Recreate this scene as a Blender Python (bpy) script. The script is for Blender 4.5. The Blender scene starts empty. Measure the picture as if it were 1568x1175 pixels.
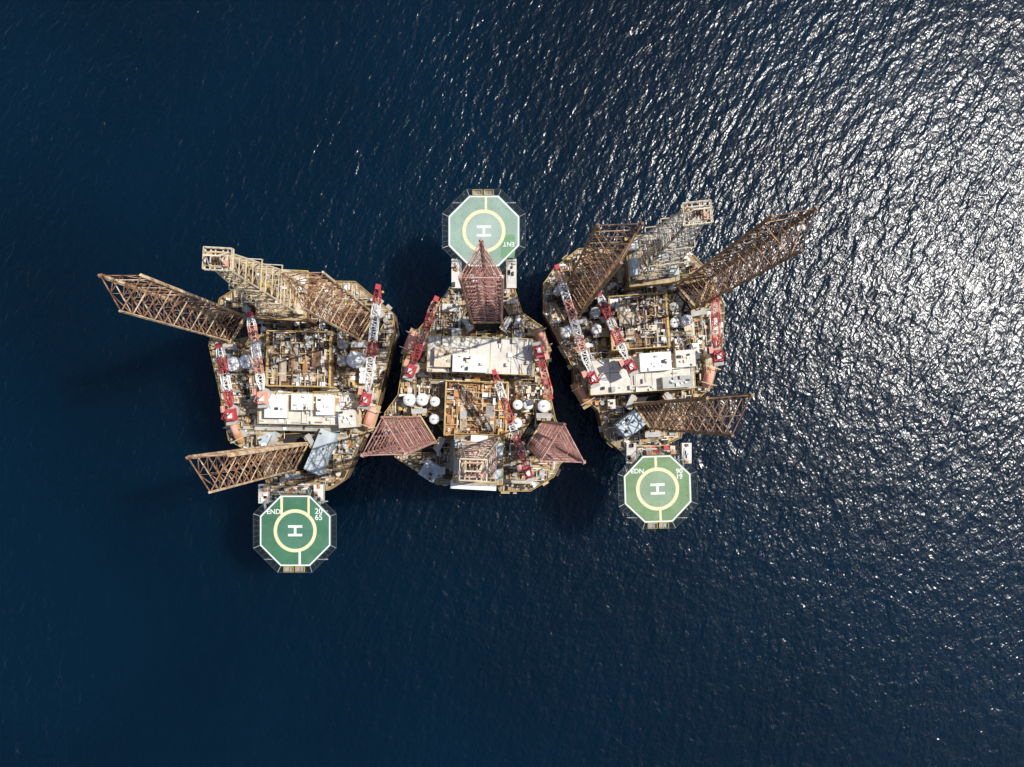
import bpy, math, random
from mathutils import Vector
R=math.radians
H=240.0; ZD=20.0; K=(H-ZD)/1040.0; NX,NY=765.0,637.0
def W(u,v,z=ZD):
    s=K*(H-z)/(H-ZD)
    return ((u-NX)*s, -(v-NY)*s)
scene=bpy.context.scene
# ---------------------------------------------------------------- materials
MATS={}
def mat(name,col,dirt=(0.10,0.05,0.025),amt=0.45,rough=0.7,metal=0.0,scale=0.35,bias=0.5,var=0.25):
    m=bpy.data.materials.new(name); m.use_nodes=True
    nt=m.node_tree; N=nt.nodes; L=nt.links
    b=N["Principled BSDF"]
    tc=N.new("ShaderNodeTexCoord")
    n1=N.new("ShaderNodeTexNoise"); n1.inputs["Scale"].default_value=scale; n1.inputs["Detail"].default_value=7; n1.inputs["Roughness"].default_value=0.72
    n2=N.new("ShaderNodeTexNoise"); n2.inputs["Scale"].default_value=scale*0.25; n2.inputs["Detail"].default_value=3
    L.new(tc.outputs["Object"],n1.inputs["Vector"]); L.new(tc.outputs["Object"],n2.inputs["Vector"])
    r=N.new("ShaderNodeValToRGB"); r.color_ramp.elements[0].position=bias-0.06; r.color_ramp.elements[1].position=bias+0.14
    L.new(n1.outputs["Fac"],r.inputs["Fac"])
    mu=N.new("ShaderNodeMath"); mu.operation='MULTIPLY'; mu.inputs[1].default_value=amt
    L.new(r.outputs["Color"],mu.inputs[0])
    mx=N.new("ShaderNodeMixRGB"); mx.inputs[1].default_value=(*col,1); mx.inputs[2].default_value=(*dirt,1)
    L.new(mu.outputs[0],mx.inputs[0])
    mr=N.new("ShaderNodeMapRange"); mr.inputs[1].default_value=0.3; mr.inputs[2].default_value=0.7; mr.inputs[3].default_value=1-var; mr.inputs[4].default_value=1+var*0.6
    L.new(n2.outputs["Fac"],mr.inputs[0])
    m2=N.new("ShaderNodeMixRGB"); m2.blend_type='MULTIPLY'; m2.inputs[0].default_value=1
    L.new(mx.outputs[0],m2.inputs[1]); L.new(mr.outputs[0],m2.inputs[2])
    L.new(m2.outputs[0],b.inputs["Base Color"])
    b.inputs["Roughness"].default_value=rough; b.inputs["Metallic"].default_value=metal
    MATS[name]=m; return m
RUST=(0.19,0.085,0.035)
mat("deck_plate",(0.54,0.43,0.27),(0.22,0.125,0.055),0.9,bias=0.48,scale=0.5,var=0.4)
mat("deck_grey",(0.50,0.47,0.41),(0.28,0.20,0.13),0.6,scale=0.6,var=0.3)
mat("roof_pale",(0.68,0.65,0.58),(0.44,0.37,0.27),0.6,scale=0.3,bias=0.52,var=0.15)
mat("hull_side",(0.12,0.09,0.065),RUST,0.7)
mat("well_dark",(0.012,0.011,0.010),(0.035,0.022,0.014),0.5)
mat("steel_dark",(0.04,0.036,0.032),(0.11,0.055,0.028),0.5,scale=1)
mat("steel_grey",(0.47,0.47,0.45),(0.25,0.18,0.11),0.5,scale=1)
mat("blue_grey",(0.50,0.56,0.58),(0.34,0.31,0.26),0.4,scale=1)
mat("white_paint",(0.84,0.83,0.80),(0.56,0.47,0.35),0.4,scale=0.8,bias=0.57,var=0.06)
mat("cream_paint",(0.73,0.62,0.45),(0.36,0.22,0.11),0.55,scale=0.9,bias=.53)
mat("tan_paint",(0.56,0.42,0.22),(0.27,0.14,0.06),0.6,scale=0.9,bias=.51)
mat("rust_orange",(0.54,0.27,0.11),RUST,0.5,scale=0.9)
mat("rust_brown",(0.23,0.125,0.06),(0.07,0.035,0.02),0.6,scale=0.9)
mat("red_paint",(0.50,0.05,0.055),(0.32,0.10,0.08),0.5,scale=0.9,bias=.54)
mat("pink_faded",(0.74,0.36,0.27),(0.56,0.24,0.15),0.5,scale=0.9)
mat("yellow_paint",(0.64,0.46,0.12),(0.34,0.2,0.06),0.6,scale=0.9)
mat("leg_A",(0.74,0.57,0.37),(0.27,0.125,0.055),1.0,scale=0.45,bias=0.49)
mat("leg_A_brace",(0.42,0.22,0.11),(0.11,0.045,0.02),1.0,scale=0.45,bias=0.46)
mat("leg_B",(0.56,0.34,0.28),(0.28,0.095,0.07),1.0,scale=0.4)
mat("leg_B_brace",(0.36,0.165,0.13),(0.13,0.05,0.04),1.0,scale=0.4)
mat("leg_C",(0.46,0.27,0.13),(0.14,0.062,0.028),1.0,scale=0.45,bias=0.47)
mat("leg_C_brace",(0.24,0.12,0.055),(0.06,0.028,0.015),1.0,scale=0.45,bias=0.44)
mat("heli_green_A",(0.045,0.155,0.08),(0.10,0.20,0.13),0.45,scale=0.25,var=0.18)
mat("heli_green_B",(0.25,0.355,0.28),(0.34,0.43,0.36),0.5,scale=0.25,var=0.15)
mat("heli_green_C",(0.14,0.235,0.10),(0.23,0.31,0.18),0.5,scale=0.25,var=0.15)
mat("heli_inner_A",(0.06,0.175,0.105),(0.11,0.23,0.16),0.4,scale=0.25,var=0.12)
mat("heli_inner_B",(0.32,0.41,0.345),(0.39,0.46,0.40),0.5,scale=0.25,var=0.12)
mat("heli_inner_C",(0.21,0.295,0.18),(0.29,0.37,0.25),0.5,scale=0.25,var=0.12)
mat("heli_patch",(0.15,0.30,0.15),(0.20,0.34,0.20),0.5,scale=0.5,var=0.1)
mat("heli_white",(0.78,0.79,0.74),(0.6,0.6,0.52),0.4,scale=0.7,bias=0.55,var=0.05)
mat("heli_yellow",(0.78,0.67,0.40),(0.6,0.52,0.34),0.4,scale=0.7,bias=0.55,var=0.05)
mat("net_dark",(0.055,0.075,0.07),(0.03,0.03,0.03),0.5,scale=1)

# ---------------------------------------------------------------- mesh builder
class MB:
    def __init__(s,org=(0,0)): s.v=[];s.f=[];s.m=[];s.org=org
    def face(s,ids,m): s.f.append(ids); s.m.append(m)
    def prism(s,poly,z0,z1,mt,ms=None,bottom=True):
        ms=ms or mt; n=len(poly); b=len(s.v)
        a=sum(poly[i][0]*poly[(i+1)%n][1]-poly[(i+1)%n][0]*poly[i][1] for i in range(n))
        if a<0: poly=poly[::-1]
        s.v+=[(x,y,z0) for x,y in poly]+[(x,y,z1) for x,y in poly]
        s.face(tuple(range(b+n,b+2*n)),mt)
        if bottom: s.face(tuple(range(b+n-1,b-1,-1)),ms)
        for i in range(n):
            j=(i+1)%n; s.face((b+i,b+j,b+n+j,b+n+i),ms)
    def box(s,x,y,z0,z1,sx,sy,rot=0,m="white_paint",ms=None):
        c,t=math.cos(rot),math.sin(rot)
        p=[]
        for a,b in((-.5,-.5),(.5,-.5),(.5,.5),(-.5,.5)):
            dx,dy=a*sx,b*sy; p.append((x+dx*c-dy*t,y+dx*t+dy*c))
        s.prism(p,z0,z1,m,ms)
    def cyl(s,x,y,z0,z1,r,m,n=14,r2=None,dome=False,ms=None):
        r2=r if r2 is None else r2; b=len(s.v); ms=ms or m
        rings=[(r,z0),(r2,z1)]
        if dome: rings+=[(r2*0.75,z1+r*0.16),(r2*0.35,z1+r*0.27)]
        for rr,z in rings:
            s.v+=[(x+rr*math.cos(2*math.pi*i/n),y+rr*math.sin(2*math.pi*i/n),z) for i in range(n)]
        k=len(rings)
        for q in range(k-1):
            for i in range(n):
                j=(i+1)%n; s.face((b+q*n+i,b+q*n+j,b+(q+1)*n+j,b+(q+1)*n+i),ms if q==0 else m)
        s.face(tuple(b+(k-1)*n+i for i in range(n)),m)
    def beam(s,p,q,w,m,n=4):
        p=Vector(p);q=Vector(q);d=q-p
        if d.length<1e-4: return
        d.normalize(); a=d.cross(Vector((0,0,1)))
        if a.length<1e-3: a=Vector((1,0,0))
        a.normalize(); c=d.cross(a); b=len(s.v); r=w*0.5*(1.3 if n==4 else 1)
        for e in(p,q):
            for i in range(n):
                t=2*math.pi*(i+.5)/n; o=e+a*(r*math.cos(t))+c*(r*math.sin(t)); s.v.append(tuple(o))
        for i in range(n):
            j=(i+1)%n; s.face((b+i,b+n+i,b+n+j,b+j),m)
        s.face(tuple(b+i for i in range(n)),m); s.face(tuple(b+2*n-1-i for i in range(n)),m)
    def ellipsoid(s,x,y,z,rx,ry,rz,rot,m,nu=12,nv=8,p=1.0):
        b=len(s.v); c,t=math.cos(rot),math.sin(rot)
        for j in range(nv+1):
            ph=-math.pi/2+math.pi*j/nv
            for i in range(nu):
                th=2*math.pi*i/nu; cx=math.cos(ph)
                X=rx*cx*math.copysign(abs(math.cos(th))**p,math.cos(th)); Y=ry*cx*math.copysign(abs(math.sin(th))**p,math.sin(th)); Z=rz*math.sin(ph)
                s.v.append((x+X*c-Y*t,y+X*t+Y*c,z+Z))
        for j in range(nv):
            for i in range(nu):
                k=(i+1)%nu; s.face((b+j*nu+i,b+j*nu+k,b+(j+1)*nu+k,b+(j+1)*nu+i),m)
    def rail(s,pts,z,m="yellow_paint",h=1.1,w=0.13,closed=True,step=2.5):
        n=len(pts)
        for i in range(n if closed else n-1):
            a=pts[i];b=pts[(i+1)%n]
            s.beam((a[0],a[1],z+h),(b[0],b[1],z+h),w,m); s.beam((a[0],a[1],z+h*.5),(b[0],b[1],z+h*.5),w*.6,m)
            L=math.dist(a,b); k=max(1,int(L/step))
            for j in range(k):
                t=j/k; x=a[0]+(b[0]-a[0])*t; y=a[1]+(b[1]-a[1])*t
                s.beam((x,y,z),(x,y,z+h),w*.8,m)
    def build(s,name,parent=None):
        me=bpy.data.meshes.new(name); ox,oy=s.org
        me.from_pydata([(x-ox,y-oy,z) for x,y,z in s.v],[],s.f)
        used=sorted(set(s.m)); idx={k:i for i,k in enumerate(used)}
        for k in used: me.materials.append(MATS[k])
        me.polygons.foreach_set("material_index",[idx[k] for k in s.m]); me.update()
        o=bpy.data.objects.new(name,me); scene.collection.objects.link(o)
        if parent: o.parent=parent
        return o
def inpoly(x,y,P):
    c=False;n=len(P)
    for i in range(n):
        x1,y1=P[i];x2,y2=P[(i+1)%n]
        if (y1>y)!=(y2>y) and x<(x2-x1)*(y-y1)/(y2-y1)+x1: c=not c
    return c
def edged(x,y,P):
    d=1e9;n=len(P)
    for i in range(n):
        a=P[i];b=P[(i+1)%n];L=(b[0]-a[0])**2+(b[1]-a[1])**2
        t=max(0,min(1,((x-a[0])*(b[0]-a[0])+(y-a[1])*(b[1]-a[1]))/L))
        d=min(d,math.hypot(x-a[0]-t*(b[0]-a[0]),y-a[1]-t*(b[1]-a[1])))
    return d
# ---------------------------------------------------------------- components
def leg(org,parent,u,v,h,ang,mc,mbr,bay=4.9,cr=5.4,bw=0.19):
    x,y=W(u,v); b=MB(org)
    V=[(x+cr*math.cos(R(ang+120*i)),y+cr*math.sin(R(ang+120*i))) for i in range(3)]
    z0=-25.0; z1=ZD+h
    for p in V:
        b.beam((*p,z0),(*p,z1+0.6),0.6,mc,8)
        dx,dy=p[0]-x,p[1]-y
        b.box(p[0],p[1],z0,z1+0.2,1.0,0.2,math.atan2(dy,dx)+math.pi/2,mc)
    n=int((z1-2)/bay); st=z1-n*bay
    mid=lambda a,c:((a[0]+c[0])/2,(a[1]+c[1])/2)
    for k in range(n+1):
        z=st+k*bay
        for i in range(3):
            a,c=V[i],V[(i+1)%3]
            b.beam((*a,z),(*c,z),bw*1.25,mc if k%2==0 else mbr)
            if k<n:
                m=mid(a,c)
                b.beam((*a,z),(*m,z+bay),bw,mbr); b.beam((*c,z),(*m,z+bay),bw,mbr)
        M=[mid(V[i],V[(i+1)%3]) for i in range(3)]
        for i in range(3): b.beam((*M[i],z),(*M[(i+1)%3],z),bw*0.7,mbr)
    b.build("leg",parent)
    return x,y,V
def jackhouse(b,x,y,V,frame="tan_paint"):
    hexp=[]
    for i in range(3):
        a=math.atan2(V[i][1]-y,V[i][0]-x)
        for s in(-.42,.42): hexp.append((x+7.6*math.cos(a+s),y+7.6*math.sin(a+s)))
    b.prism(hexp,ZD-.5,ZD+0.12,"well_dark")  # solid near-black plate, painting in the shade of the open leg well
    b.rail(hexp,ZD+0.2)
    for i in range(3):
        a=math.atan2(V[i][1]-y,V[i][0]-x)
        cx,cy=V[i][0]+1.1*math.cos(a),V[i][1]+1.1*math.sin(a)
        for s in(-1,1):
            px,py=cx-s*1.5*math.sin(a),cy+s*1.5*math.cos(a)
            b.box(px,py,ZD-.2,ZD+5.5,1.5,1.3,a,frame,"rust_brown")
            for k in range(3):
                b.box(px+1.0*math.cos(a),py+1.0*math.sin(a),ZD+.6+k*1.6,ZD+1.6+k*1.6,.9,.9,a,"steel_grey")
        b.box(cx+0.7*math.cos(a),cy+.7*math.sin(a),ZD+5.5,ZD+5.8,1.6,4.8,a,"steel_grey")
        j=(i+1)%3
        f=lambda p:(p[0]*1.0+(p[0]-x)*.15,p[1]+(p[1]-y)*.15,ZD+5.3)
        b.beam(f(V[i]),f(V[j]),0.5,frame)
def crane(org,parent,bu,bv,tu,tv,zt=38,cab="red_paint",zb=31,al=("red_paint","white_paint"),seg=4):
    b=MB(org); x,y=W(bu,bv,zb); tx,ty=W(tu,tv,zt)
    d=Vector((tx-x,ty-y,0)); L=d.length; a=math.atan2(d.y,d.x); d.normalize(); n=Vector((-d.y,d.x,0))
    b.cyl(x,y,ZD-.5,zb-1.2,1.3,"cream_paint",12); b.cyl(x,y,zb-1.2,zb,2.0,"steel_grey",14)
    b.box(x-d.x*1.2,y-d.y*1.2,zb,zb+2.2,3.8,2.6,a,cab)
    b.box(x-d.x*3.6,y-d.y*3.6,zb+.2,zb+1.8,1.2,3.0,a,"steel_grey")
    b.box(x-d.x*1.4,y-d.y*1.4,zb+2.2,zb+2.9,1.6,1.2,a,"white_paint")
    b.box(x+d.x*.8+n.x*2.0,y+d.y*.8+n.y*2.0,zb+.1,zb+2.3,2.0,1.3,a,"pink_faded","steel_dark")
    top=Vector((x,y,zb+7.5))-d*2.2
    for s in(-1,1):
        b.beam(Vector((x,y,zb+1))+n*s*1.3+d*.8,top+n*s*.5,.26,cab); b.beam(Vector((x,y,zb+1))+n*s*1.3-d*3.2,top+n*s*.5,.26,cab)
    P=Vector((x,y,zb+1.2))+d*1.4; T=Vector((tx,ty,zt)); ax=(T-P); LL=ax.length; ax.normalize(); up=n.cross(ax)*-1
    if up.z<0: up=-up
    N=max(8,int(LL/1.6)); 
    def sec(t):
        w=1.0*min(1,0.35+t*6,0.45+(1-t)*5); c=P+ax*(t*LL)
        return [c+n*w*1.0*sx+up*w*.85*sy for sx,sy in((-1,-1),(1,-1),(1,1),(-1,1))]
    prev=sec(0)
    for i in range(1,N+1):
        cur=sec(i/N); m=al[int((i-1)*seg/N)%len(al)]
        for k in range(4):
            b.beam(prev[k],cur[k],.3,m); b.beam(cur[k],cur[(k+1)%4],.17,m)
            b.beam(prev[k],cur[(k+1)%4],.17,m) if (i+k)%2 else b.beam(prev[(k+1)%4],cur[k],.17,m)
        prev=cur
    b.box(tx,ty,zt-.8,zt+.8,1.5,1.3,a,"red_paint")
    for s in(-.4,.4): b.beam(top+n*s,T+n*s+Vector((0,0,.7)),.09,"steel_dark")
    b.beam(T+Vector((0,0,-.8)),T+Vector((0,0,-7)),.08,"steel_dark"); b.cyl(tx,ty,zt-8,zt-7,.35,"yellow_paint",8)
    b.build("pedestal_crane",parent)
def boat(b,u,v,ang,m="pink_faded",L=8.0):
    x,y=W(u,v,23); a=R(ang)
    b.ellipsoid(x,y,22.6,L/2,1.6,1.3,a,m,16,8,.75)
    b.ellipsoid(x-math.cos(a)*L*.12,y-math.sin(a)*L*.12,23.4,L*.28,1.15,1.0,a,"pink_faded",12,6,.7)
    b.box(x-math.cos(a)*L*.33,y-math.sin(a)*L*.33,23,24.2,1.0,1.2,a,"rust_orange")
    for s in(-.33,.33):
        cx,cy=x+math.cos(a)*L*s,y+math.sin(a)*L*s
        b.beam((cx-math.sin(a)*2.4,cy+math.cos(a)*2.4,25.2),(cx+math.sin(a)*2.4,cy-math.cos(a)*2.4,25.2),.22,"cream_paint")
        for q in(-1,1): b.beam((cx-math.sin(a)*2.4*q,cy+math.cos(a)*2.4*q,25.2),(cx-math.sin(a)*2.2*q,cy+math.cos(a)*2.2*q,19),.22,"cream_paint")
    b.box(x,y,20.4,20.8,L+1,4.0,a,"tan_paint")
def derrick(org,parent,u,v,z0,h,m1,m2,rot,bs=11.5,ts=3.6):
    b=MB(org); x,y=W(u,v,z0); rot=R(rot)
    def cor(t):
        w=bs*(1-t)+ts*t; w*=0.5; z=z0+h*t
        return [Vector((x+(a*w)*math.cos(rot)-(c*w)*math.sin(rot),y+(a*w)*math.sin(rot)+(c*w)*math.cos(rot),z)) for a,c in((-1,-1),(1,-1),(1,1),(-1,1))]
    n=12; ts_=[1-(1-i/n)**1.12 for i in range(n+1)]
    pr=cor(0)
    for i in range(1,n+1):
        cu=cor(ts_[i])
        for k in range(4):
            j=(k+1)%4
            b.beam(pr[k],cu[k],.38,m1); b.beam(cu[k],cu[j],.24,m1)
            b.beam(pr[k],cu[j],.16,m2); b.beam(pr[j],cu[k],.16,m2)
        if i in(4,7):
            for k in range(4):
                b.beam(cu[k]*1.0+Vector((0,0,.2)),cu[(k+2)%4]+Vector((0,0,.2)),.2,m2)
            b.box(x,y,cu[0].z-.1,cu[0].z+.05,1.4,(cu[1]-cu[0]).length+2.2,rot,m2)
            q=[((c.x-x)*1.25+x,(c.y-y)*1.25+y) for c in cu]; b.rail(q,cu[0].z,m1,1.1,.14)
        pr=cu
    zt=z0+h
    c,s=math.cos(rot),math.sin(rot)
    def o(a,d): return (x+a*c-d*s,y+a*s+d*c)
    q=[o(-3.3,-2.6),o(3.3,-2.6),o(3.3,2.6),o(-3.3,2.6)]
    for i in range(4): b.beam((*q[i],zt),(*q[(i+1)%4],zt),.35,m1)
    for t in(-2,-.9,.9,2): b.beam((*o(t,-2.6),zt+.02),(*o(t,2.6),zt+.02),.28,m1)
    for t in(-1.6,1.6): b.beam((*o(-3.3,t),zt+.25),(*o(3.3,t),zt+.25),.28,m2)
    b.rail(q,zt,m1,1.2,.16,True,1.5)
    for t in(-.7,0,.7):
        X,Y=o(t,0); b.box(X,Y,zt+.3,zt+1.5,.3,1.6,rot,"rust_brown")
    b.box(*o(1.9,-1),zt+.1,zt+1.0,1.1,1.4,rot,"pink_faded"); b.box(*o(-2.3,1.2),zt+.1,zt+.8,1.2,1,rot,"tan_paint")
    for a in(-2.3,2.3):
        b.beam((*o(a,-1.8),zt),(*o(a*.6,0),zt+4),.25,m1); b.beam((*o(a,1.8),zt),(*o(a*.6,0),zt+4),.25,m1)
    b.beam((*o(-2,0),zt+4),(*o(2,0),zt+4),.35,m1)
    b.beam((x,y,z0+1),(x,y,zt),.2,"steel_dark"); b.box(x,y,z0+14,z0+18,1.4,1.1,rot,"yellow_paint")
    for i in range(7):
        for j in range(4):
            X,Y=o(-3.4+j*.5,-2+i*.5); b.beam((X,Y,z0+.3),(X,Y,z0+24),.13,"rust_brown")
    X=bs/2+1.8
    b.box(x,y,z0-3,z0-.1,X*2,X*2,rot,"deck_plate","rust_brown")
    for a,d,w,l in((-X+1.6,-2,2.6,5),(X-1.5,3,2.4,4.5),(-X+1.8,4.5,3,2.5),(X-1.8,-4.2,2.8,3.2),(0,X-1.2,5,1.8)):
        px,py=o(a,d); b.box(px,py,z0-.1,z0+2.6,w,l,rot,random.choice(["cream_paint","white_paint","blue_grey","steel_grey"]))
    for k in range(60):
        px,py=o(random.uniform(-X+1,X-1),random.uniform(-X+1,X-1)); b.box(px,py,z0-.15,z0+random.uniform(.3,1.3),random.uniform(.3,1.7),random.uniform(.3,1.4),rot,random.choice(PAL))
    b.rail([o(-X,-X),o(X,-X),o(X,X),o(-X,X)],z0-.1,"yellow_paint",1.2,.14)
    for a in(-1,1):
        for d in(-1,1):
            px,py=o(a*(X-1),d*(X-1)); b.box(px,py,ZD-2,z0-3,1.4,1.4,rot,"rust_brown")
    for a in(-1,1):
        b.beam((*o(a*(X-1),-X+1),ZD),(*o(a*(X-1),X-1),z0-3),.6,"rust_brown"); 
    b.build("derrick",parent)
def text(name,s,x,y,z,size,rot,m,org,parent):
    c=bpy.data.curves.new(name,'FONT'); c.body=s; c.size=size; c.align_x='CENTER'; c.align_y='CENTER'; c.space_line=.8; c.offset=.03
    o=bpy.data.objects.new(name,c); scene.collection.objects.link(o)
    dg=bpy.context.evaluated_depsgraph_get(); me=bpy.data.meshes.new_from_object(o.evaluated_get(dg))
    bpy.data.objects.remove(o); me.materials.clear(); me.materials.append(MATS[m])
    o=bpy.data.objects.new(name,me); scene.collection.objects.link(o)
    o.location=(x-org[0],y-org[1],z); o.rotation_euler=(0,0,rot); o.parent=parent
def helideck(org,parent,u,v,ap,g,rot,hull_dir,tag,anchor):
    z=30.0; b=MB(org); x,y=W(u,v,z); s=K*(H-z)/(H-ZD); ap*=s; rr=R(rot)
    def octo(a,off=0): 
        r=a/math.cos(math.pi/8); return [(x+r*math.cos(math.pi/8+i*math.pi/4+rr),y+r*math.sin(math.pi/8+i*math.pi/4+rr)) for i in range(8)]
    b.prism(octo(ap),z-.6,z,g,"steel_grey")
    def ring(P,Q,zz,m):
        n=len(P);k=len(b.v); b.v+=[(*p,zz) for p in P]+[(*q,zz) for q in Q]
        for i in range(n):
            j=(i+1)%n; b.face((k+i,k+j,k+n+j,k+n+i),m)
    def disc(P,zz,m):
        k=len(b.v); b.v+=[(*p,zz) for p in P]; b.face(tuple(range(k,k+len(P))),m)
    circ=lambda r:[(x+r*math.cos(2*math.pi*i/64),y+r*math.sin(2*math.pi*i/64)) for i in range(64)]
    ring(octo(ap-.15),octo(ap-.55),z+.012,"heli_white")
    r=33*s; disc(circ(r-1.0)[::1],z+.008,g.replace("green","inner"))
    ring(circ(r),circ(r-1.05),z+.012,"heli_yellow")
    c,t=math.cos(rr),math.sin(rr)
    def q4(a0,d0,a1,d1,zz,m):
        P=[(a0,d0),(a1,d0),(a1,d1),(a0,d1)]
        disc([(x+a*c-d*t,y+a*t+d*c) for a,d in P],zz,m)
    q4(-2.2,0.95,2.2,1.7,z+.02,"heli_white"); q4(-2.2,-1.7,2.2,-.95,z+.02,"heli_white"); q4(-.4,-.95,.4,.95,z+.02,"heli_white")
    e=1 if hull_dir>0 else -1
    o1=-4.2 if tag=="A" else -.3; o2=1.4 if tag=="A" else .6
    q4(-.4+o1,e*(math.sqrt(max(0,r*r-o1*o1))-.1),.4+o1,e*(ap-.6),z+.016,"heli_yellow")
    if tag=="A": q4(3.8,e*5.0,4.5,e*(ap-.6),z+.016,"heli_yellow")
    q4(-.35+o2,-e*(ap-.6),.35+o2,-e*(r-.15),z+.016,"heli_yellow" if tag!="A" else "heli_white")
    if tag=="B": q4(5.2,-8.3,9.6,-1.2,z+.006,"heli_patch")
    # deck tie-down points
    for i in range(-4,5):
        for j in range(-4,5):
            if math.hypot(i,j)<4.4 and not(abs(i)<2 and abs(j)<2): q4(i*2.3-.09,j*2.3-.09,i*2.3+.09,j*2.3+.09,z+.03,"steel_dark")
    I=octo(ap+.05); O=octo(ap+1.8)
    for i in range(8):
        j=(i+1)%8
        b.beam((*O[i],z+.35),(*O[j],z+.35),.13,"net_dark"); b.beam((*I[i],z-.2),(*I[j],z-.2),.16,"net_dark")
        for k in range(6):
            a=k/6; p=[I[i][q]+(I[j][q]-I[i][q])*a for q in(0,1)]; o=[O[i][q]+(O[j][q]-O[i][q])*a for q in(0,1)]
            b.beam((*p,z-.2),(*o,z+.35),.14 if k==0 else .09,"steel_grey" if k==0 else "net_dark")
        for f in(.2,.4,.6,.8):
            p=[I[i][q]+(O[i][q]-I[i][q])*f for q in(0,1)]; o=[I[j][q]+(O[j][q]-I[j][q])*f for q in(0,1)]
            b.beam((*p,z-.2+.55*f),(*o,z-.2+.55*f),.06,"net_dark")
    for a in(-2,1.5):
        px,py=x+a*c+e*(ap+.9)*t,y+a*t-e*(ap+.9)*c
        b.rail([(px-1.4,py-.8),(px+1.4,py-.8),(px+1.4,py+.8),(px-1.4,py+.8)],z-.4,"yellow_paint",.6,.2,True,1.2); b.box(px,py,z-.5,z-.3,2.6,1.4,rr,"steel_grey")
    ax,ay=anchor
    for sx in(-7.2,7.2):
        A=(x+sx*c-e*(ap*.35)*t,y+sx*t+e*(ap*.35)*c)
        for dz in(15,21): b.beam((ax+sx*1.0,ay,dz),(A[0]-0*e,A[1]-e*ap*.7,z-.8),.5,"steel_grey")
        b.beam((ax+sx,ay,z-1.4),(A[0],A[1]-e*ap,z-.9),.6,"steel_grey")
    for k in range(-3,4): b.beam((x-ap*.9,y+k*3,z-.9),(x+ap*.9,y+k*3,z-.9),.3,"steel_grey")
    for sx in(-8.6,8.6):
        cx=x+sx; y0=y+e*ap*.80; y1=ay+e*1.0
        b.box((cx+ax+sx)/2,(y0+y1)/2,z-3,z-1.2,3.0,abs(y1-y0)+1,0,"roof_pale","steel_grey")
        for k in range(5): b.box((cx+ax+sx)/2+random.uniform(-.8,.8),y0+(y1-y0)*random.random(),z-1.25,z-.6,random.uniform(.4,1.2),random.uniform(.4,1.6),0,random.choice(["steel_grey","white_paint","rust_orange","steel_dark"]))
    b.box((x+ax)/2,(y+e*ap*1.03+ay)/2,z-5,z-4.2,14,abs(ay-(y+e*ap*.9)),0,"deck_plate","rust_brown")
    for k in range(44):
        cx=(x+ax)/2+random.uniform(-6,6); cy=random.uniform(min(y+e*ap*1.05,ay),max(y+e*ap*1.05,ay))
        b.box(cx,cy,z-4.25,z-3.5+random.random()*1.5,random.uniform(.3,2.2),random.uniform(.3,1.3),0,random.choice(["white_paint","cream_paint","red_paint","rust_orange","steel_grey","steel_dark"]))
    b.build("helideck",parent)
    def lp(du,dv): return (x+du*s,y-dv*s)
    if tag=="A":
        text("name_lettering","END",*lp(-33,-29),z+.02,2.1,0,"heli_white",org,parent)
        text("weight_marking","20\n65",*lp(36,-25),z+.02,2.4,0,"heli_white",org,parent)
    if tag=="B":
        text("name_lettering","ENT",*lp(38,20),z+.02,1.9,math.pi,"heli_white",org,parent)
    if tag=="C":
        text("name_lettering","EDN",*lp(-31,-27),z+.02,2.0,0,"heli_white",org,parent)
        text("weight_marking","90\n19",*lp(33,-23),z+.02,2.1,0,"heli_white",org,parent)

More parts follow.
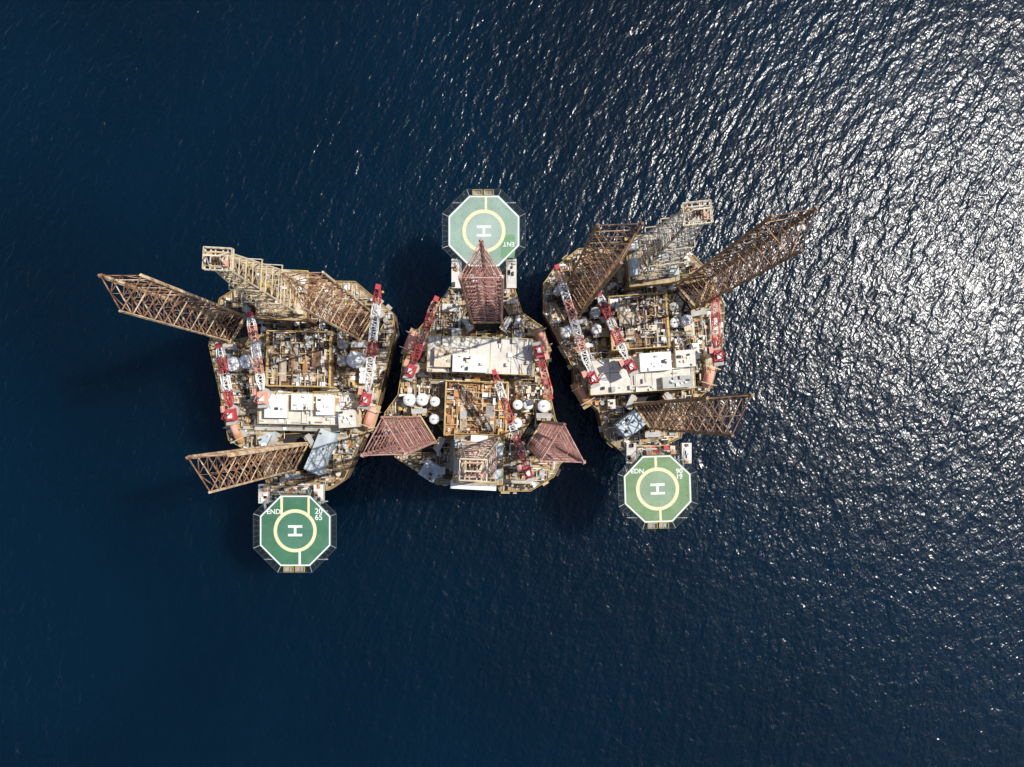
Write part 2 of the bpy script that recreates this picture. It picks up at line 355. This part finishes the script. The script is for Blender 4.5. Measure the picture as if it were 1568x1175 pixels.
PAL=["tan_paint"]*7+["cream_paint"]*8+["rust_orange"]*4+["rust_brown"]*6+["steel_grey"]*6+["white_paint"]*9+["steel_dark"]*9+["yellow_paint"]*3+["blue_grey","deck_grey","roof_pale","roof_pale"]
def rig(tag,name,hull,rot,legs,h,lm,spec,seed):
    random.seed(seed)
    P=[W(*p) for p in hull]; org=(sum(p[0] for p in P)/len(P),sum(p[1] for p in P)/len(P))
    E=bpy.data.objects.new(name,None); scene.collection.objects.link(E); E.location=(org[0],org[1],0); E.empty_display_size=10
    a=R(rot)
    hb=MB(org)
    hb.prism(P,11.5,ZD,"deck_plate","hull_side")
    hb.build("hull",E)
    d=MB(org)
    d.rail(P,ZD,w=.10,h=1.2)
    for i in range(len(P)):
        p,q=P[i],P[(i+1)%len(P)]
        d.beam((*p,ZD+.1),(*q,ZD+.1),.22,"rust_brown"); d.beam((*p,ZD-3),(*q,ZD-3),.4,"rust_brown")
        # overhanging platforms, fenders, life-raft canisters and hose reels that break up the hull edge
        L=math.dist(p,q); ex,ey=(q[0]-p[0])/L,(q[1]-p[1])/L; th=math.atan2(ey,ex)
        area=sum(P[k][0]*P[(k+1)%len(P)][1]-P[(k+1)%len(P)][0]*P[k][1] for k in range(len(P))); sg=1 if area>0 else -1
        nx,ny=ey*sg,-ex*sg
        for k in range(int(L/3.2)):
            t=(k+random.uniform(.2,.8))/max(1,int(L/3.2)); X=p[0]+ex*L*t; Y=p[1]+ey*L*t; r=random.random()
            if r<.3:
                w=random.uniform(1.2,3); dd=random.uniform(.5,1.3); zz=ZD-random.uniform(.3,2); d.box(X+nx*dd*.5,Y+ny*dd*.5,zz-.25,zz,w,dd,th,random.choice(["deck_grey","tan_paint","steel_dark","steel_grey"]))
            elif r<.6: d.box(X-nx*.7,Y-ny*.7,ZD-.1,ZD+random.uniform(.5,1.5),random.uniform(.5,2),.7,th,random.choice(["white_paint","steel_dark","rust_brown","cream_paint","rust_orange"]))
            elif r<.72: d.beam((X-nx*.5-ex*.6,Y-ny*.5-ey*.6,ZD+1),(X-nx*.5+ex*.6,Y-ny*.5+ey*.6,ZD+1),.7,"white_paint",10)
    wells=[]
    for (u,v,an) in legs:
        x,y,V=leg(org,E,u,v,h,an,lm,lm+"_brace"); jackhouse(d,x,y,V); wells.append((x,y))
    def rect(u0,v0,u1,v1,z=ZD):
        cu,cv=(u0+u1)/2,(v0+v1)/2; x,y=W(cu,cv,z); s=K*(H-z)/(H-ZD)
        return x,y,(u1-u0)*s,(v1-v0)*s
    def corners(x,y,sx,sy):
        return [(x+p*sx*math.cos(a)-q*sy*math.sin(a),y+p*sx*math.sin(a)+q*sy*math.cos(a)) for p,q in((-.5,-.5),(.5,-.5),(.5,.5),(-.5,.5))]
    def fill(x,y,sx,sy,z,n,pal=PAL,hmax=1.8,smin=.5,smax=2.6,pipes=.3):
        for _ in range(n):
            px=random.uniform(-.48,.48)*sx; py=random.uniform(-.48,.48)*sy
            X=x+px*math.cos(a)-py*math.sin(a); Y=y+px*math.sin(a)+py*math.cos(a); m=random.choice(pal)
            if random.random()<pipes:
                L=random.uniform(1.5,6); w=random.choice([.15,.2,.3,.4]); zz=z+random.uniform(.3,hmax)
                if random.random()<.5:
                    L=min(L,2*(sx*.49-abs(px))); D=(math.cos(a)*L/2,math.sin(a)*L/2)
                else:
                    L=min(L,2*(sy*.49-abs(py))); D=(-math.sin(a)*L/2,math.cos(a)*L/2)
                d.beam((X-D[0],Y-D[1],zz),(X+D[0],Y+D[1],zz),w,m,6)
            else:
                w=smin*(smax/smin)**random.random(); l=smin*(smax/smin)**random.random()
                d.box(X,Y,z-.05,z+random.uniform(.25,hmax),w,l,a,m)
    for it in spec:
        t=it[0]
        if t=="house":
            _,u0,v0,u1,v1,hh,n=it; z=ZD+hh; x,y,sx,sy=rect(u0,v0,u1,v1,z)
            d.box(x,y,ZD-.3,z,sx,sy,a,"roof_pale","cream_paint"); C=corners(x,y,sx,sy); d.rail(C,z,"yellow_paint",1.1,.14)
            for k in range(3):
                zz=ZD+1.6+k*2.6
                for i in range(4):
                    p,q=C[i],C[(i+1)%4]; L=math.dist(p,q); nn=int(L/2.6)
                    ex,ey=(q[0]-p[0])/L,(q[1]-p[1])/L
                    for w in range(nn):
                        t_=(w+.5)/nn; d.box(p[0]+(q[0]-p[0])*t_+ey*.02,p[1]+(q[1]-p[1])*t_-ex*.02,zz,zz+.8,.9,.12,math.atan2(ey,ex),"steel_dark")
            fill(x,y,sx,sy,z,n,["roof_pale"]*3+["white_paint"]*3+["steel_grey","cream_paint","steel_dark","deck_grey","rust_orange"],1.3,.35,1.8,.3)
            nl=int(sx/6)
            for k in range(1,nl):
                px=(k/nl-.5)*sx; X,Y=x+px*math.cos(a),y+px*math.sin(a); d.box(X,Y,z,z+.12,.18,sy*.96,a,"deck_grey")
        elif t=="box":
            _,u0,v0,u1,v1,zb,zt,m,r=it; x,y,sx,sy=rect(u0,v0,u1,v1,zt)
            d.box(x,y,zb,zt,sx,sy,a+R(r),m,"cream_paint" if m!="blue_grey" else m)
            if sx>4 and sy>3:
                c,s_=math.cos(a+R(r)),math.sin(a+R(r))
                for k in range(9):
                    px=random.uniform(-.4,.4)*sx;py=random.uniform(-.4,.4)*sy
                    d.box(x+px*c-py*s_,y+px*s_+py*c,zt-.05,zt+random.uniform(.2,.8),random.uniform(.3,1.2),random.uniform(.3,1.1),a+R(r),random.choice(["steel_grey","white_paint","white_paint","cream_paint","steel_dark"]))
        elif t=="rack":
            _,u0,v0,u1,v1,hh,n,pal=it; z=ZD+hh; x,y,sx,sy=rect(u0,v0,u1,v1,z)
            d.box(x,y,ZD-.3,z-1.2,sx,sy,a,"rust_orange" if tag=="B" else "rust_brown","rust_brown")
            C=corners(x,y,sx,sy)
            for i in range(4): d.beam((*C[i],z),(*C[(i+1)%4],z),.55,"tan_paint"); d.beam((*C[i],ZD),(*C[i],z),.7,"tan_paint")
            d.rail(C,z+.3,w=.15)
            for k in range(1,5):
                for ax in(0,1):
                    f=k/5-.5
                    p=(f,-.5) if ax==0 else(-.5,f); q=(f,.5) if ax==0 else(.5,f)
                    T=lambda w:(x+w[0]*sx*math.cos(a)-w[1]*sy*math.sin(a),y+w[0]*sx*math.sin(a)+w[1]*sy*math.cos(a),z-.2-.1*ax)
                    if k in(1,3,4): d.beam(T(p),T(q),.3,"tan_paint" if ax else "cream_paint")
            fill(x,y,sx,sy,z-1.2,n,pal,1.9,.35,2.8,.35)
            for g in range(7):
                px=random.uniform(-.38,.38)*sx; py=random.uniform(-.25,.25)*sy; L=random.uniform(5,9); nn=random.randint(4,9); m=random.choice(["rust_orange","rust_brown","cream_paint","steel_grey"])
                for k in range(nn):
                    qx=px+k*.3; X=x+qx*math.cos(a)-py*math.sin(a); Y=y+qx*math.sin(a)+py*math.cos(a)
                    d.beam((X+math.sin(a)*L/2,Y-math.cos(a)*L/2,z+.1),(X-math.sin(a)*L/2,Y+math.cos(a)*L/2,z+.1),.24,m,6)
        elif t=="tank":
            _,u,v,r_,hh,m=it; z=ZD+hh; x,y=W(u,v,z); r_=r_*K
            d.cyl(x,y,ZD-.2,z,r_,m,20,dome=True,ms=m); d.cyl(x,y,z+r_*.25,z+r_*.25+.4,.35,"steel_grey",8)
            d.beam((x-r_,y,z+.3),(x+r_,y,z+.3+r_*.1),.16,"steel_grey"); d.cyl(x,y,z-.15,z+.02,r_+.12,"steel_grey",20)
        elif t=="crane": crane(org,E,*it[1:])
        elif t=="boat": boat(d,*it[1:])
        elif t=="derrick": derrick(org,E,*it[1:])
    xs=[p[0] for p in P]; ys=[p[1] for p in P]; cnt=0
    while cnt<2000:
        X=random.uniform(min(xs),max(xs)); Y=random.uniform(min(ys),max(ys)); 
        if not inpoly(X,Y,P): continue
        e=edged(X,Y,P)
        if e<.7: continue
        if any(math.hypot(X-w[0],Y-w[1])<7.8 for w in wells): 
            cnt+=.3; continue
        cnt+=1
        m=random.choice(PAL)
        r=random.random()
        if r<.45:
            w=.3*(7**random.random()); l=.3*(7**random.random())
            if max(w,l)/2>e: w=l=.6
            d.box(X,Y,ZD-.1,ZD+random.uniform(.2,2.2),w,l,a,m)
        elif r<.86:
            L=min(random.uniform(1.5,8),e*1.7); z=ZD+random.uniform(.3,2.4); w=random.choice([.12,.16,.22,.35])
            th=a+random.choice([0,math.pi/2]); D=(math.cos(th)*L/2,math.sin(th)*L/2)
            d.beam((X-D[0],Y-D[1],z),(X+D[0],Y+D[1],z),w,m,6)
        else: d.cyl(X,Y,ZD-.1,ZD+random.uniform(.5,2.2),random.uniform(.2,.8),m,10)
    for _ in range(46):
        X=random.uniform(min(xs),max(xs)); Y=random.uniform(min(ys),max(ys))
        if inpoly(X,Y,P) and edged(X,Y,P)>2.5:
            w,l=random.uniform(1.5,4.5),random.uniform(1.5,4.5); zz=ZD+.05+random.random()*.1
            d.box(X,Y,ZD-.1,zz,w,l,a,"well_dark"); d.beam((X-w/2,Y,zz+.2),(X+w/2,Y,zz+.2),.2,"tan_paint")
    for _ in range(18):
        for tr in range(30):
            X=random.uniform(min(xs),max(xs)); Y=random.uniform(min(ys),max(ys)); L=random.uniform(6,13); th=a+random.choice([0,math.pi/2]); D=(math.cos(th)*L/2,math.sin(th)*L/2)
            A=(X-D[0],Y-D[1]);B_=(X+D[0],Y+D[1])
            if all(inpoly(*p,P) and edged(*p,P)>1.2 for p in(A,B_)) and all(math.hypot(X-w[0],Y-w[1])>11 for w in wells): break
        else: continue
        z=ZD+random.uniform(2.2,3.6); d.box(X,Y,z-.15,z,L,1.1,th,"deck_grey","steel_dark")
        nx,ny=-math.sin(th)*.6,math.cos(th)*.6
        for s in(-1,1): d.rail([(A[0]+nx*s,A[1]+ny*s),(B_[0]+nx*s,B_[1]+ny*s)],z,w=.13,closed=False)
    for _ in range(34):
        for tr in range(30):
            X=random.uniform(min(xs),max(xs)); Y=random.uniform(min(ys),max(ys))
            if inpoly(X,Y,P) and edged(X,Y,P)>3.0 and all(math.hypot(X-w[0],Y-w[1])>9.5 for w in wells): break
        else: continue
        w,l=random.choice([(2.4,5),(2.4,3),(3.2,4),(2.6,2.6),(5,2.4),(3,2.4)]); hh=random.uniform(2.2,3.6); m=random.choice(["white_paint","cream_paint","roof_pale","tan_paint","steel_grey","cream_paint","white_paint","rust_orange"])
        d.box(X,Y,ZD-.1,ZD+hh,w,l,a,m); 
        for k in range(4): d.box(X+random.uniform(-.35,.35)*w,Y+random.uniform(-.35,.35)*l,ZD+hh-.05,ZD+hh+random.uniform(.2,.7),random.uniform(.3,.8),random.uniform(.3,.9),a,random.choice(["steel_grey","steel_dark","rust_orange","white_paint"]))
    d.build("deck_equipment",E)
    return E,org

WARM=["rust_orange"]*6+["tan_paint"]*5+["cream_paint"]*5+["rust_brown"]*4+["steel_grey"]*2+["white_paint"]*2+["steel_dark"]*2+["yellow_paint"]
COOL=["steel_dark"]*5+["rust_brown"]*3+["steel_grey"]*6+["cream_paint"]*4+["tan_paint"]*4+["white_paint"]*3
A_h=[(338,458),(372,437),(430,430),(545,432),(602,480),(606,508),(577,625),(548,690),(527,735),(505,750),(470,754),(412,747),(398,700),(352,674),(338,600),(322,530)]
E,o=rig("A","jackup_drilling_rig",A_h,-1,[(361,500,-90),(555,497,-90),(455,693,-87)],66.6,"leg_A",[
 ("rack",410,508,506,592,7,230,COOL),("derrick",433,452,33,47,"cream_paint","tan_paint",-3),
 ("house",397,602,543,650,8,60),("box",405,606,440,640,28,30.2,"white_paint",0),("box",446,603,478,628,28,30.6,"white_paint",0),("box",484,606,512,636,28,30,"white_paint",0),
 ("box",390,644,520,660,20,25,"deck_grey",0),
 ("box",477,658,503,726,20,27,"blue_grey",-22),("box",396,665,424,686,20,25,"blue_grey",20),
 ("tank",355,557,11,6,"white_paint"),("tank",376,554,10,6,"white_paint"),("tank",543,551,12,6,"white_paint"),("tank",524,553,7,5,"steel_grey"),("tank",524,527,7,5,"steel_grey"),("tank",508,535,5,4,"steel_grey"),
 ("crane",356,630,336,530,36),("crane",404,604,383,482,38,"pink_faded",31,("white_paint","pink_faded"),5),("crane",563,606,579,440,48,"red_paint",31,("white_paint","white_paint","red_paint"),6),
 ("boat",566,640,72),("boat",362,662,-65,"rust_orange"),("box",518,628,545,655,20,30,"roof_pale",5)],11)
helideck(o,E,452,813,54.5,"heli_green_A",0,1,"A",W(450,745))
B_h=[(690,440),(786,436),(800,480),(832,502),(842,540),(836,575),(850,640),(870,685),(848,730),(812,752),(765,752),(760,740),(670,742),(606,700),(586,660),(590,632),(610,605),(622,525),(650,495)]
E,o=rig("B","jackup_drilling_rig",B_h,-2,[(746,483,90),(646,664,92),(830,671,88)],73,"leg_B",[
 ("rack",682,585,776,668,7,260,WARM),("derrick",733,703,33,42,"cream_paint","leg_B",-2),
 ("house",655,517,815,572,8,50),("box",693,543,745,570,28,30.5,"white_paint",0),("box",665,532,690,562,28,30,"cream_paint",0),
 ("box",690,737,760,750,20,31,"white_paint",-1),
 ("tank",627,612,9,5,"white_paint"),("tank",647,612,9,5,"white_paint"),("tank",666,615,7,6,"white_paint"),("tank",665,642,7,5,"white_paint"),("tank",793,620,7,6,"white_paint"),("tank",809,620,7,6,"white_paint"),("tank",792,648,7,5,"white_paint"),("tank",833,622,9,5,"white_paint"),
 ("crane",632,563,668,458,38,"red_paint",31,("red_paint","pink_faded"),4),("crane",806,717,757,570,42,"red_paint",32,("red_paint","red_paint","white_paint"),7),("crane",826,545,843,608,34,"red_paint",30,("red_paint","pink_faded"),4),
 ("boat",629,524,68),("boat",829,520,-68),("box",645,708,672,735,20,24,"blue_grey",-30)],22)
helideck(o,E,741,354,54.5,"heli_green_B",0,-1,"B",W(742,442))
C_h=[(848,412),(885,382),(940,380),(1052,383),(1078,410),(1108,465),(1104,535),(1088,594),(1050,625),(1042,670),(1000,690),(952,692),(926,670),(916,628),(880,598),(878,565),(832,480),(832,435)]
E,o=rig("C","jackup_drilling_rig",C_h,4,[(883,462,-88),(1056,450,-80),(991,631,-86)],79,"leg_C",[
 ("rack",935,452,1022,534,7,230,COOL+["rust_orange"]),("derrick",998,398,33,47,"cream_paint","steel_grey",6),
 ("house",902,546,1062,600,8,50),("box",980,540,1028,568,28,30.5,"white_paint",0),("box",1035,536,1065,562,28,30.3,"roof_pale",0),("box",1015,576,1060,594,28,30,"steel_grey",0),
 ("box",948,636,985,664,20,27,"blue_grey",35),
 ("tank",868,508,8,6,"white_paint"),("tank",912,478,7,5,"steel_grey"),("tank",914,504,7,5,"white_paint"),("tank",1034,494,7,5,"white_paint"),("tank",1052,490,8,6,"white_paint"),("tank",1032,470,6,5,"steel_grey"),
 ("crane",904,574,853,410,46,"red_paint",31,("white_paint","pink_faded"),6),("crane",961,556,917,450,40,"red_paint",33,("white_paint","red_paint"),5),("crane",1096,540,1095,455,36,"red_paint",30,("red_paint","pink_faded"),5),
 ("boat",1086,576,75),("boat",893,604,-60,"rust_orange")],33)
helideck(o,E,1007,749,51.5,"heli_green_C",2,1,"C",W(1003,684))

# ---------------------------------------------------------------- sea
me=bpy.data.meshes.new("sea"); S=9000
me.from_pydata([(-S,-S,0),(S,-S,0),(S,S,0),(-S,S,0)],[],[(0,1,2,3)])
sea=bpy.data.objects.new("sea",me); scene.collection.objects.link(sea)
m=bpy.data.materials.new("sea_water"); m.use_nodes=True; nt=m.node_tree; N=nt.nodes; L=nt.links
b=N["Principled BSDF"]; b.inputs["Roughness"].default_value=0.25; b.inputs["IOR"].default_value=1.34
b.subsurface_method='BURLEY'; b.inputs["Subsurface Weight"].default_value=1; b.inputs["Subsurface Radius"].default_value=(.6,1,1); b.inputs["Subsurface Scale"].default_value=32
geo=N.new("ShaderNodeNewGeometry")
# slow variation of the body colour of the water
nb=N.new("ShaderNodeTexNoise"); nb.noise_dimensions='2D'; nb.inputs["Scale"].default_value=1/150.; nb.inputs["Detail"].default_value=2; L.new(geo.outputs["Position"],nb.inputs["Vector"])
cb=N.new("ShaderNodeMixRGB"); cb.inputs[1].default_value=(0.0,0.0055,0.0135,1); cb.inputs[2].default_value=(0.0,0.0092,0.022,1)
mp_=N.new("ShaderNodeMapRange"); mp_.inputs[1].default_value=.35; mp_.inputs[2].default_value=.65; L.new(nb.outputs["Fac"],mp_.inputs[0]); L.new(mp_.outputs[0],cb.inputs[0]); L.new(cb.outputs[0],b.inputs["Base Color"])
def noise(scale,rot,sx,sy,amp,detail=2,rough=.5,dist=0.0):
    mp=N.new("ShaderNodeMapping"); mp.vector_type='TEXTURE'; mp.inputs["Rotation"].default_value=(0,0,R(rot)); mp.inputs["Scale"].default_value=(sx,sy,1)
    L.new(geo.outputs["Position"],mp.inputs["Vector"])
    n=N.new("ShaderNodeTexNoise"); n.noise_dimensions='2D'; n.inputs["Scale"].default_value=scale; n.inputs["Detail"].default_value=detail; n.inputs["Roughness"].default_value=rough; n.inputs["Distortion"].default_value=dist
    L.new(mp.outputs[0],n.inputs["Vector"])
    q=N.new("ShaderNodeMath"); q.operation='MULTIPLY'; q.inputs[1].default_value=amp; L.new(n.outputs["Fac"],q.inputs[0]); return q.outputs[0]
hs=[noise(1/5.2,-24,1,2.2,.66,2,.5,.3),noise(1/2.3,-32,1,1.8,.44,2,.6,.3),noise(1/1.3,35,1,1.4,.14,1,.6,.2)]
acc=hs[0]
for q in hs[1:]:
    ad=N.new("ShaderNodeMath"); ad.operation='ADD'; L.new(acc,ad.inputs[0]); L.new(q,ad.inputs[1]); acc=ad.outputs[0]
# wind patches: the ripples are stronger in some places than in others
nw=N.new("ShaderNodeTexNoise"); nw.noise_dimensions='2D'; nw.inputs["Scale"].default_value=1/45.; nw.inputs["Detail"].default_value=2; L.new(geo.outputs["Position"],nw.inputs["Vector"])
mw=N.new("ShaderNodeMapRange"); mw.inputs[1].default_value=.3; mw.inputs[2].default_value=.7; mw.inputs[3].default_value=.85; mw.inputs[4].default_value=1.1; L.new(nw.outputs["Fac"],mw.inputs[0])
bp=N.new("ShaderNodeBump"); bp.inputs["Distance"].default_value=1; L.new(mw.outputs[0],bp.inputs["Strength"]); L.new(acc,bp.inputs["Height"]); L.new(bp.outputs[0],b.inputs["Normal"])
me.materials.append(m)
# ---------------------------------------------------------------- light, sky, camera
EL,AZ=51.5,17
sd=Vector((math.cos(R(EL))*math.cos(R(AZ)),math.cos(R(EL))*math.sin(R(AZ)),math.sin(R(EL))))
l=bpy.data.lights.new("sun",'SUN'); l.energy=5.0; l.angle=R(.5); l.color=(1,.965,.91)
lo=bpy.data.objects.new("sun",l); scene.collection.objects.link(lo); lo.rotation_euler=(-sd).to_track_quat('-Z','Y').to_euler(); lo.location=(200,100,300)
w=bpy.data.worlds.new("World"); scene.world=w; w.use_nodes=True; nt=w.node_tree
sk=nt.nodes.new("ShaderNodeTexSky"); sk.sky_type='NISHITA'; sk.sun_disc=False; sk.sun_elevation=R(EL); sk.sun_rotation=R(90-AZ)
bg=nt.nodes["Background"]; bg.inputs[1].default_value=.12; nt.links.new(sk.outputs[0],bg.inputs[0])
c=bpy.data.cameras.new("camera"); c.sensor_width=36; c.lens=36*1040/1568; c.clip_end=20000; c.clip_start=1
c.shift_x=19/1568; c.shift_y=49.5/1568
co=bpy.data.objects.new("camera",c); scene.collection.objects.link(co); co.location=(0,0,H); co.rotation_euler=(0,0,0); scene.camera=co
scene.view_settings.view_transform='Standard'; scene.view_settings.look='None'; scene.view_settings.exposure=0
